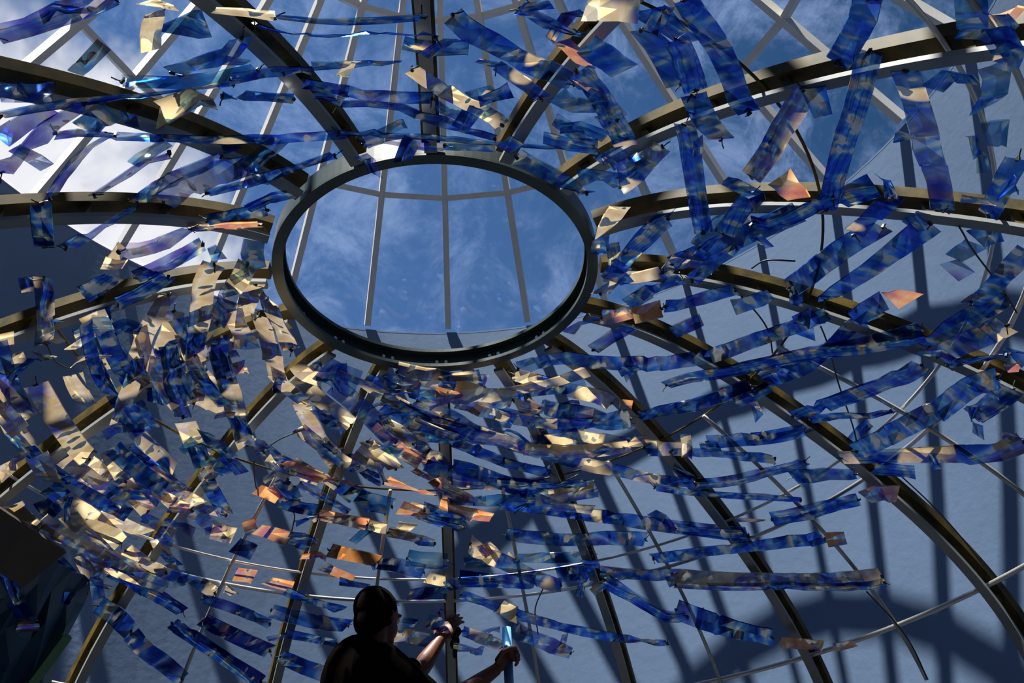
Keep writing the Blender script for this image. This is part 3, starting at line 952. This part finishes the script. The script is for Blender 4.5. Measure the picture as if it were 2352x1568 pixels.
def ribbon(line_pts, width, rnd, crinkle=1.0):
    """line_pts: (position, outward normal); returns mesh + end points"""
    L = [0.0]
    for i in range(1, len(line_pts)):
        L.append(L[-1] + (line_pts[i][0] - line_pts[i - 1][0]).length)
    tot = L[-1]
    cuts = [0.0]
    while cuts[-1] < tot:
        cuts.append(cuts[-1] + (rnd.uniform(0.010, 0.028) if rnd.random() < 0.35 else rnd.uniform(0.03, 0.075)))
    cuts[-1] = tot
    if len(cuts) > 2 and cuts[-1] - cuts[-2] < 0.012:
        cuts.pop(-2)
    tw0 = rnd.gauss(0, 0.20)
    tw1 = tw0 + rnd.gauss(0, 0.30)
    ph = rnd.uniform(0, 6.28)
    verts, faces, uvs = [], [], []
    prof = (-1.0, -0.93, 0.0, 0.93, 1.0)
    last = len(cuts) - 1
    sk0, sk1 = rnd.gauss(0, 0.006), rnd.gauss(0, 0.006)
    for ci, cu in enumerate(cuts):
        i = min(max(int(np.searchsorted(L, cu)), 1), len(L) - 1)
        t = (cu - L[i - 1]) / max(L[i] - L[i - 1], 1e-6)
        p = line_pts[i - 1][0].lerp(line_pts[i][0], t)
        nv = line_pts[i - 1][1].lerp(line_pts[i][1], t).normalized()
        tg = (line_pts[i][0] - line_pts[i - 1][0]).normalized()
        wv = tg.cross(nv).normalized()
        nv = wv.cross(tg).normalized()
        f = cu / tot
        fold = rnd.random() < 0.16
        ang = tw0 + (tw1 - tw0) * f + 0.08 * math.sin(ph + f * 9) + crinkle * rnd.gauss(0, 0.22 if fold else 0.03)
        wd = wv * math.cos(ang) + nv * math.sin(ang)
        nd = nv * math.cos(ang) - wv * math.sin(ang)
        p = p + nv * (crinkle * rnd.gauss(0, 0.005 if fold else 0.0012)) - nv * (0.03 * tot * math.sin(math.pi * f) * (0.5 + 0.5 * math.sin(ph)))
        bow = rnd.gauss(0.0, 0.0014)
        skew = (sk0 if ci == 0 else sk1 if ci == last else rnd.gauss(0, 0.008 if fold else 0.0015) * crinkle)
        for a in prof:
            x = a * width / 2
            lift = 0.0022 if abs(a) == 1 else (bow if a == 0 else 0)
            verts.append(p + wd * x + nd * lift + tg * (skew * a))
            uvs.append((cu, (a + 1) / 2))
    k = len(prof)
    for i in range(len(cuts) - 1):
        for j in range(k - 1):
            faces.append((i * k + j, i * k + j + 1, (i + 1) * k + j + 1, (i + 1) * k + j))
    me = bpy.data.meshes.new('film')
    me.from_pydata(verts, [], faces)
    uvl = me.uv_layers.new(name='strip')
    for lp in me.loops:
        uvl.data[lp.index].uv = uvs[lp.vertex_index]
    if rnd.random() < 0.35:
        me.polygons.foreach_set('use_smooth', [True] * len(me.polygons))
    me.update()
    return me, tot


b = bmesh.new()
add_tube(b, [(-0.010, 0, 0.004), (-0.004, 0.003, -0.002), (0.002, -0.002, 0.003), (0.006, 0.002, 0.012), (0.010, 0.004, 0.024)], 0.0016, 5)
add_box(b, (0, 0, 0), (0.006, 0.004, 0.003))
me_tie = mesh_of(b, 'wire_tie')
me_tie.materials.append(MAT['black'])

rnd = random.Random(5)
for line in STRIPS.strip().splitlines():
    q = line.split()
    kind = q[0][0]
    hr, od, cnt = (int(x) for x in q[0][1:].split('.'))
    wid, off = int(q[1]) / 1000 * 1.22, int(q[2]) / 1000
    ctl = [tuple(float(x) for x in t.split(',')) for t in q[3:]]
    fine = catmull(ctl, 8)
    mid = fine[len(fine) // 2]
    base = dome_pt(mid[0], mid[1], off)
    lp = [(dome_pt(a, s, off) - base, dome_n(a, s)) for a, s in fine]
    me, tot = ribbon(lp, wid, rnd)
    o = obj('film_strip', me, FILM[kind], loc=base)
    size = 'short ' if tot < 0.16 else 'long ' if tot > 0.55 else ''
    which = 'the only one' if cnt == 1 else (ORD[od] + ' the ring' if od == 1 else ORD[od] + ' outward')
    tag(o, '%s%s film strip, %s of its colour towards %s o\'clock' % (size, FNAME[kind], which, HOUR[hr]), 'film strip',
        'coated film strips hung on the dome')
    if tot > 0.16:
        for e in (0, -1):
            t = obj('wire_tie', me_tie, None, o, lp[e][0])
            t.rotation_euler = (rnd.uniform(0, 6), rnd.uniform(0, 6), rnd.uniform(0, 6))

# ------------------------------------------------------------------ curled film scraps, plus extra strips added at random
rnd = random.Random(21)
rows = [l.split() for l in STRIPS.strip().splitlines()]
extras = []
for n in range(150):
    q = rnd.choice(rows)
    ctl = [tuple(float(x) for x in t.split(',')) for t in q[3:]]
    a, s = ctl[rnd.randrange(len(ctl))]
    s = max(s + rnd.uniform(-0.10, 0.10), 0.06)
    a += rnd.uniform(-3.5, 3.5)
    kind = q[0][0] if rnd.random() < 0.6 else rnd.choice('bbcmgv')
    ln = rnd.uniform(0.05, 0.13)
    th = rnd.uniform(0, math.pi)
    off = 0.055 + rnd.uniform(0, 0.10)
    r = prof_at(s)[0]
    pts = []
    for t in np.linspace(-0.5, 0.5, 7):
        bend = 0.9 * (t * t) * ln * rnd.choice((0.6, 0.8))
        da, dsv = math.cos(th) * ln * t, math.sin(th) * ln * t
        pts.append((a + math.degrees(da / r), s + dsv / U, off + bend))
    base = dome_pt(a, s, off)
    lp = [(dome_pt(x, y, z) - base, dome_n(x, y)) for x, y, z in pts]
    v = base - EYE
    ix, iy = v.dot(r2) / v.dot(fwd), v.dot(u2) / v.dot(fwd)
    if abs(ix) * FPX > 1170 or abs(iy) * FPX > 780:
        continue
    ex, ey = ix * FPX + 176, iy * FPX - 184
    hr = int(round(math.degrees(math.atan2(ex, ey)) % 360 / 30)) % 12 or 12
    extras.append((kind, hr, math.hypot(ex, ey), base, lp, rnd.uniform(0.022, 0.046)))
for n in range(84):  # longer extra strips, added to thicken the left and below the ring
    left = n < 54
    a0 = rnd.uniform(-96, -42) if left else rnd.uniform(-42, 28)
    s0 = rnd.uniform(0.25, 2.5) if left else rnd.uniform(0.10, 1.5)
    ln = rnd.uniform(0.14, 0.38)
    span = math.degrees(ln / prof_at(s0)[0])
    slope = rnd.gauss(0.006, 0.004) if left else rnd.gauss(0.013, 0.006)
    if left and a0 + span > -38:
        continue
    off = 0.052 + rnd.uniform(0, 0.10)
    pts = [(a0 + span * t, max(s0 + slope * span * t, 0.06), off) for t in np.linspace(0, 1, 9)]
    base = dome_pt(pts[4][0], pts[4][1], off)
    lp = [(dome_pt(x, y, z) - base, dome_n(x, y)) for x, y, z in pts]
    v = base - EYE
    ix, iy = v.dot(r2) / v.dot(fwd), v.dot(u2) / v.dot(fwd)
    if abs(ix) * FPX > 1170 or abs(iy) * FPX > 780:
        continue
    ex, ey = ix * FPX + 176, iy * FPX - 184
    hr = int(round(math.degrees(math.atan2(ex, ey)) % 360 / 30)) % 12 or 12
    extras.append((rnd.choice('gggmmvvbbc' if left else 'gmmbbocv'), hr, math.hypot(ex, ey), base, lp, rnd.uniform(0.044, 0.062)))
extras.sort(key=lambda c: c[2])
seen = {}
for kind, hr, dist, base, lp, wd in extras:
    od = seen[(kind, hr)] = seen.get((kind, hr), 0) + 1
    cnt = sum(1 for c in extras if c[0] == kind and c[1] == hr)
    me, tot = ribbon(lp, wd, rnd, 1.2 if (lp[-1][0] - lp[0][0]).length > 0.135 else 3.2)
    which = 'the only one' if cnt == 1 else (ORD[od] + ' the ring' if od == 1 else ORD[od] + ' outward')
    o = obj('film_extra', me, FILM[kind], loc=base)
    tag(o, 'loose scrap of %s film, %s of its colour towards %s o\'clock' % (FNAME[kind], which, HOUR[hr]), 'film scrap',
        'loose film scraps caught between the strips')

# ------------------------------------------------------------------ loose cables
CBL = ['curled black wire lying level in the bay right of the ring', 'short black wire dangling beside the left-hand stay rod',
       'curved black wire hanging between the orange strips left of the worker', 'straight black wire slanting down right of the ring',
       'long black wire falling through the right-hand bays', 'dark cable crossing the upper part of the right edge',
       'perforated dark hanger hanging just right of the worker', 'thin cable clipped along the corner-bound rib',
       'short dark wire across the gold strips left of the ring', 'small dark wire hook near the left edge',
       'dark wire looping below the ring towards the right', 'thin dark wire near the lower right tube hoop']
for line, lab in zip(CABLES.strip().splitlines(), CBL):
    ctl = [tuple(float(x) for x in t.split(',')) for t in line.split()]
    fine = catmull(ctl, 8)
    b = bmesh.new()
    base = dome_pt(*ctl[0], 0.06)
    add_tube(b, [dome_pt(a, s, 0.06) - base for a, s in fine], 0.0026, 6)
    tag(smooth(obj('hanging_wire', b, 'black', loc=base)), lab, 'wire')

# ------------------------------------------------------------------ board, batten and a dark sheet added for the shaded wall, lower left
rnd = random.Random(3)
verts, faces = [], []
NA, NS = 15, 9
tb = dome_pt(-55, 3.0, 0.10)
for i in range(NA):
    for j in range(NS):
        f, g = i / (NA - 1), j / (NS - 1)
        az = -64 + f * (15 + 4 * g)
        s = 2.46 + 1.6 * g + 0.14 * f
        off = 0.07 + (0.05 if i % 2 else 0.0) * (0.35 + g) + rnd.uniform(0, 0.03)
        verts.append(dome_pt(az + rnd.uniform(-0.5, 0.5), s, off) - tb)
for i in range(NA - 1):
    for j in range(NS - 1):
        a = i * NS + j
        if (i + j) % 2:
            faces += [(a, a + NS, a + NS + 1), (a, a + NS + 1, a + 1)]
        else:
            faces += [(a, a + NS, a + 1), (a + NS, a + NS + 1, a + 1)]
me = bpy.data.meshes.new('drape')
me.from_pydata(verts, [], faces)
o = obj('drape', me, 'drape_mat', loc=tb)
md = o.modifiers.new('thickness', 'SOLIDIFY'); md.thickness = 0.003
tag(o, 'dark navy tarpaulin hanging in sharp folds in place of the shaded lower left wall', 'drape')
b = bmesh.new()
c0 = dome_pt(-63.5, 2.5, 0.175)
n0 = dome_n(-63.5, 2.5)
e1 = (dome_pt(-60, 2.52, 0.13) - dome_pt(-67, 2.48, 0.13)).normalized()
e2 = n0.cross(e1)
R3 = Matrix((e1, e2, n0)).transposed()
add_box(b, (0, 0, 0), (0.16, 0.085, 0.009), R3)
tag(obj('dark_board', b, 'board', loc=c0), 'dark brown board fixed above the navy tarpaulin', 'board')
b = bmesh.new()
p0, p1 = dome_pt(-49.3, 3.0, 0.16), dome_pt(-50.8, 3.75, 0.16)
add_bar(b, Vector((0, 0, 0)), p1 - p0, (0.6, 0.6, 0), 0.034, n0, 0.018)
tag(obj('green_batten', b, 'green', loc=p0), 'green batten standing in front of the navy tarpaulin', 'batten')


# ------------------------------------------------------------------ the worker
def blob_mesh(name, parts, voxel, iters=8):
    """parts: ('c', p, q, r0, r1) tapered limbs or ('e', centre, (rx,ry,rz), rotation) lumps -> one continuous skin"""
    b = bmesh.new()
    for pt in parts:
        if pt[0] == 'c':
            p, q = Vector(pt[1]), Vector(pt[2])
            r0, r1 = pt[3], pt[4]
            n = max(2, int((q - p).length / (0.35 * min(r0, r1))) + 1)
            for i in range(n):
                t = i / (n - 1)
                mt = Matrix.Translation(p.lerp(q, t)) @ Matrix.Scale(r0 + (r1 - r0) * t, 4)
                bmesh.ops.create_icosphere(b, subdivisions=2, radius=1.0, matrix=mt)
        else:
            mt = Matrix.Translation(Vector(pt[1])) @ (pt[3].to_4x4() if len(pt) > 3 and pt[3] else Matrix.Identity(4)) @ Matrix.Diagonal((*pt[2], 1))
            bmesh.ops.create_icosphere(b, subdivisions=3, radius=1.0, matrix=mt)
    me = bpy.data.meshes.new(name)
    b.to_mesh(me)
    b.free()
    tmp = bpy.data.objects.new(name, me)
    C.objects.link(tmp)
    md = tmp.modifiers.new('r', 'REMESH'); md.mode = 'VOXEL'; md.voxel_size = voxel
    md = tmp.modifiers.new('s', 'SMOOTH'); md.factor = 0.5; md.iterations = iters
    dg = bpy.context.evaluated_depsgraph_get()
    res = bpy.data.meshes.new_from_object(tmp.evaluated_get(dg))
    bpy.data.objects.remove(tmp)
    res.polygons.foreach_set('use_smooth', [True] * len(res.polygons))
    res.name = name
    return res


FEET = 1.27
FX = Vector((0.90, 0.436, 0)).normalized()      # where he faces
LX = Vector((-FX.y, FX.x, 0))                   # his left
Zv = Vector((0, 0, 1))
HEADC = Vector((-0.236, 3.60, 2.888))
hrot = Matrix((FX, LX, Zv)).transposed()


FH = Vector((0.60, 0.80, 0))                     # the head turns further away from the viewer
LH = Vector((-FH.y, FH.x, 0))
hroth = Matrix((FH, LH, Zv)).transposed()


def hd(f, l, z):
    return HEADC + FH * f + LH * l + Zv * z


NECK = Vector((-0.268, 3.62, 2.785))
LSH, LEL, LWR = Vector((-0.325, 3.775, 2.735)), Vector((-0.085, 3.79, 2.735)), Vector((0.002, 3.815, 2.872))
RSH, REL, RWR = Vector((-0.205, 3.49, 2.685)), Vector((0.010, 3.55, 2.525)), Vector((0.212, 3.60, 2.673))
CHEST = Vector((-0.318, 3.625, 2.64))
BELLY = Vector((-0.322, 3.615, 2.40))
PELV = Vector((-0.315, 3.61, 2.20))
LHIP, RHIP = PELV + LX * 0.085 - Zv * 0.04, PELV - LX * 0.085 - Zv * 0.04
LKN, RKN = LHIP + FX * 0.05 - Zv * 0.42, RHIP + FX * 0.04 - Zv * 0.42
LAN, RAN = Vector((LKN.x, LKN.y, FEET + 0.09)) - FX * 0.04, Vector((RKN.x, RKN.y, FEET + 0.09)) - FX * 0.05


def hand(wr, direction, palm_n, side, curl, spread=0.012):
    """wrist, pointing direction, palm normal; five separate bent fingers"""
    d = Vector(direction).normalized()
    pn = Vector(palm_n)
    pn = (pn - d * pn.dot(d)).normalized()
    sd = d.cross(pn) * side                        # towards the thumb
    parts = []
    pc = wr + d * 0.048
    parts.append(('e', pc, (0.046, 0.038, 0.016), Matrix((d, sd, pn)).transposed()))
    for i, ln in enumerate((0.072, 0.080, 0.075, 0.060)):
        x = sd * (0.028 - 0.0185 * i)
        a = wr + d * 0.082 + x
        u = d
        p = a
        for seg, fr in enumerate((0.45, 0.32, 0.25)):
            ang = curl[i] * (0.7, 1.1, 0.8)[seg]
            u = (u * math.cos(ang) + pn * math.sin(ang)).normalized()
            pn_ = pn
            q_ = p + u * ln * fr + x.normalized() * 0.002 * (1 if i < 2 else -1) * 0
            parts.append(('c', p, q_, 0.0088 - 0.0007 * seg, 0.0082 - 0.0008 * seg))
            p = q_
            pn = (pn - u * pn.dot(u)).normalized() if abs(pn.dot(u)) < 0.98 else (-d)
        pn = Vector(palm_n)
        pn = (pn - d * pn.dot(d)).normalized()
    t0 = wr + d * 0.022 + sd * 0.030
    t1 = t0 + (d * 0.6 + sd * 0.7 + pn * 0.35).normalized() * 0.040
    t2 = t1 + (d * 0.8 + sd * 0.1 + pn * 0.6).normalized() * 0.030
    t3 = t2 + (d * 0.7 - sd * 0.25 + pn * 0.7).normalized() * 0.022
    parts += [('c', t0, t1, 0.0125, 0.0105), ('c', t1, t2, 0.0105, 0.0095), ('c', t2, t3, 0.0095, 0.008)]
    parts.append(('c', wr - d * 0.01, pc, 0.023, 0.020))
    return parts


body = [
    ('e', hd(-0.012, 0, 0.022), (0.097, 0.073, 0.088), hroth),          # skull
    ('e', hd(0.028, 0, -0.030), (0.060, 0.056, 0.066), hroth),          # face
    ('e', hd(0.050, 0, -0.080), (0.028, 0.032, 0.024), hroth),          # chin
    ('c', hd(0.086, 0, 0.010), hd(0.099, 0, -0.022), 0.0080, 0.0105),  # nose
    ('e', hd(0.076, 0.030, 0.022), (0.014, 0.024, 0.009), hroth), ('e', hd(0.076, -0.030, 0.022), (0.014, 0.024, 0.009), hroth),   # brows
    ('e', hd(0.078, 0, -0.049), (0.010, 0.022, 0.0070), hroth), ('e', hd(0.076, 0, -0.060), (0.010, 0.020, 0.0075), hroth),        # lips
    ('e', hd(-0.008, 0.075, -0.012), (0.015, 0.007, 0.026), hroth), ('e', hd(-0.008, -0.075, -0.012), (0.015, 0.007, 0.026), hroth),  # ears
    ('c', hd(-0.022, 0, -0.06), NECK - Zv * 0.03, 0.054, 0.060),
    ('c', NECK - Zv * 0.04, LSH, 0.05, 0.05), ('c', NECK - Zv * 0.06, RSH, 0.05, 0.05),
    ('e', CHEST, (0.105, 0.165, 0.17), hrot), ('e', BELLY, (0.095, 0.145, 0.17), hrot), ('e', PELV, (0.10, 0.155, 0.12), hrot),
    ('c', LSH, LEL, 0.050, 0.039), ('c', LEL, LEL.lerp(LWR, 0.35), 0.038, 0.039), ('c', LEL.lerp(LWR, 0.35), LWR, 0.039, 0.024),
    ('c', RSH, REL, 0.050, 0.039), ('c', REL, REL.lerp(RWR, 0.35), 0.038, 0.039), ('c', REL.lerp(RWR, 0.35), RWR, 0.039, 0.024),
    ('c', LHIP, LKN, 0.080, 0.055), ('c', LKN, LAN, 0.054, 0.036), ('c', RHIP, RKN, 0.080, 0.055), ('c', RKN, RAN, 0.054, 0.036),
    ('c', LAN - Zv * 0.04, LAN - Zv * 0.045 + FX * 0.13, 0.040, 0.032), ('c', RAN - Zv * 0.04, RAN - Zv * 0.045 + FX * 0.13, 0.040, 0.032),
]
body += hand(LWR, (0.52, 0.22, 0.82), (0.30, 0.90, -0.30), 1, (0.12, 0.18, 0.24, 0.32))
body += hand(RWR, (0.62, 0.25, 0.74), (0.75, -0.35, -0.35), -1, (1.15, 1.2, 1.2, 1.2))
person = empty('person', Vector((-0.33, 3.60, FEET)))
tag(person, 'person in a black T-shirt seen from behind, reaching up to a rib', 'person')
pl = person.location


def body_part(name, parts, voxel, mat, iters=8):
    me = blob_mesh(name, parts, voxel, iters)
    me.transform(Matrix.Translation(-pl))
    return obj(name, me, mat, person)


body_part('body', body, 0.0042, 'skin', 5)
body_part('hair', [('e', hd(-0.022, 0, 0.034), (0.096, 0.079, 0.088), hroth), ('e', hd(-0.050, 0, -0.020), (0.058, 0.070, 0.074), hroth),
                   ('e', hd(0.020, 0, 0.066), (0.052, 0.058, 0.040), hroth),
                   ('e', hd(-0.014, 0, -0.006), (0.050, 0.083, 0.050), hroth)], 0.006, 'hair', 4)
sh = [('e', CHEST + Zv * 0.01, (0.125, 0.180, 0.18), hrot), ('e', BELLY, (0.118, 0.165, 0.19), hrot), ('e', PELV + Zv * 0.02, (0.122, 0.175, 0.10), hrot),
      ('c', NECK - Zv * 0.055, LSH, 0.064, 0.068), ('c', NECK - Zv * 0.075, RSH, 0.064, 0.068),
      ('c', LSH, LSH.lerp(LEL, 0.86), 0.070, 0.060), ('c', RSH, RSH.lerp(REL, 0.80), 0.070, 0.060)]
body_part('shirt', sh, 0.008, 'shirt', 5)
body_part('trousers', [('e', PELV - Zv * 0.03, (0.116, 0.170, 0.10), hrot), ('c', LHIP, LKN, 0.092, 0.068), ('c', LKN, LAN + Zv * 0.02, 0.067, 0.056),
                       ('c', RHIP, RKN, 0.092, 0.068), ('c', RKN, RAN + Zv * 0.02, 0.067, 0.056)], 0.009, 'denim', 5)
for an in (LAN, RAN):
    z = FEET + 0.046
    c = Vector((an.x, an.y, z))
    body_part('shoe', [('c', c - FX * 0.035, c + FX * 0.15, 0.046, 0.040), ('c', Vector((an.x, an.y, FEET + 0.10)), c, 0.046, 0.046)], 0.007, 'shoe', 3)
for s_ in (-1, 1):
    body_part('eye', [('e', hd(0.078, 0.030 * s_, 0.004), (0.011, 0.012, 0.011), hroth)], 0.003, 'eye', 1)

# rag pressed on the rib under his raised hand
rnd = random.Random(9)
rc = Vector((0.070, 3.905, 2.93))
parts = []
for i in range(9):
    parts.append(('e', rc + Vector((rnd.uniform(-0.014, 0.012), rnd.uniform(-0.01, 0.004), -0.018 * i + 0.06)),
                  (rnd.uniform(0.014, 0.028) * (1 - i * 0.05), 0.010, 0.022), Matrix.Rotation(rnd.uniform(-0.7, 0.7), 3, 'Z')))
me = blob_mesh('cleaning_rag', parts, 0.004, 2)
me.transform(Matrix.Translation(-rc))
tag(obj('cleaning_rag', me, 'rag', loc=rc), 'dark crumpled rag pressed against the rib by the raised hand', 'rag')

# ------------------------------------------------------------------ work platform he stands on
pf = empty('work_platform', Vector((-0.13, 3.61, 0)))
tag(pf, 'work platform with a blue guard post held by the worker', 'platform')


def pbox(name, c, half, mat):
    b = bmesh.new()
    add_box(b, Vector(c) - pf.location, half)
    return obj(name, b, mat, pf)


for i in range(4):
    pbox('plank', (-0.15, 3.43 + i * 0.12, FEET - 0.018), (0.40, 0.057, 0.016), 'deck')
for x in (-0.52, 0.22):
    pbox('bearer', (x, 3.61, FEET - 0.06), (0.02, 0.27, 0.025), 'bluepaint')
PX_, PY_ = 0.264, 3.64
for x, y, top in ((PX_, PY_, 2.85), (-0.57, 3.36, FEET - 0.04), (-0.57, 3.86, FEET - 0.04), (PX_, 3.36, FEET - 0.04)):
    b = bmesh.new()
    v = Vector((x, y, 0)) - pf.location
    add_tube(b, [v + Zv * z for z in np.linspace(0.0, top, 6)], 0.0185, 12)
    smooth(obj('guard_post' if top > 2 else 'leg', b, 'bluepaint', pf))
for y in (3.36, 3.86):
    pbox('cross_bar', (-0.15, y, 0.45), (0.42, 0.012, 0.02), 'bluepaint')
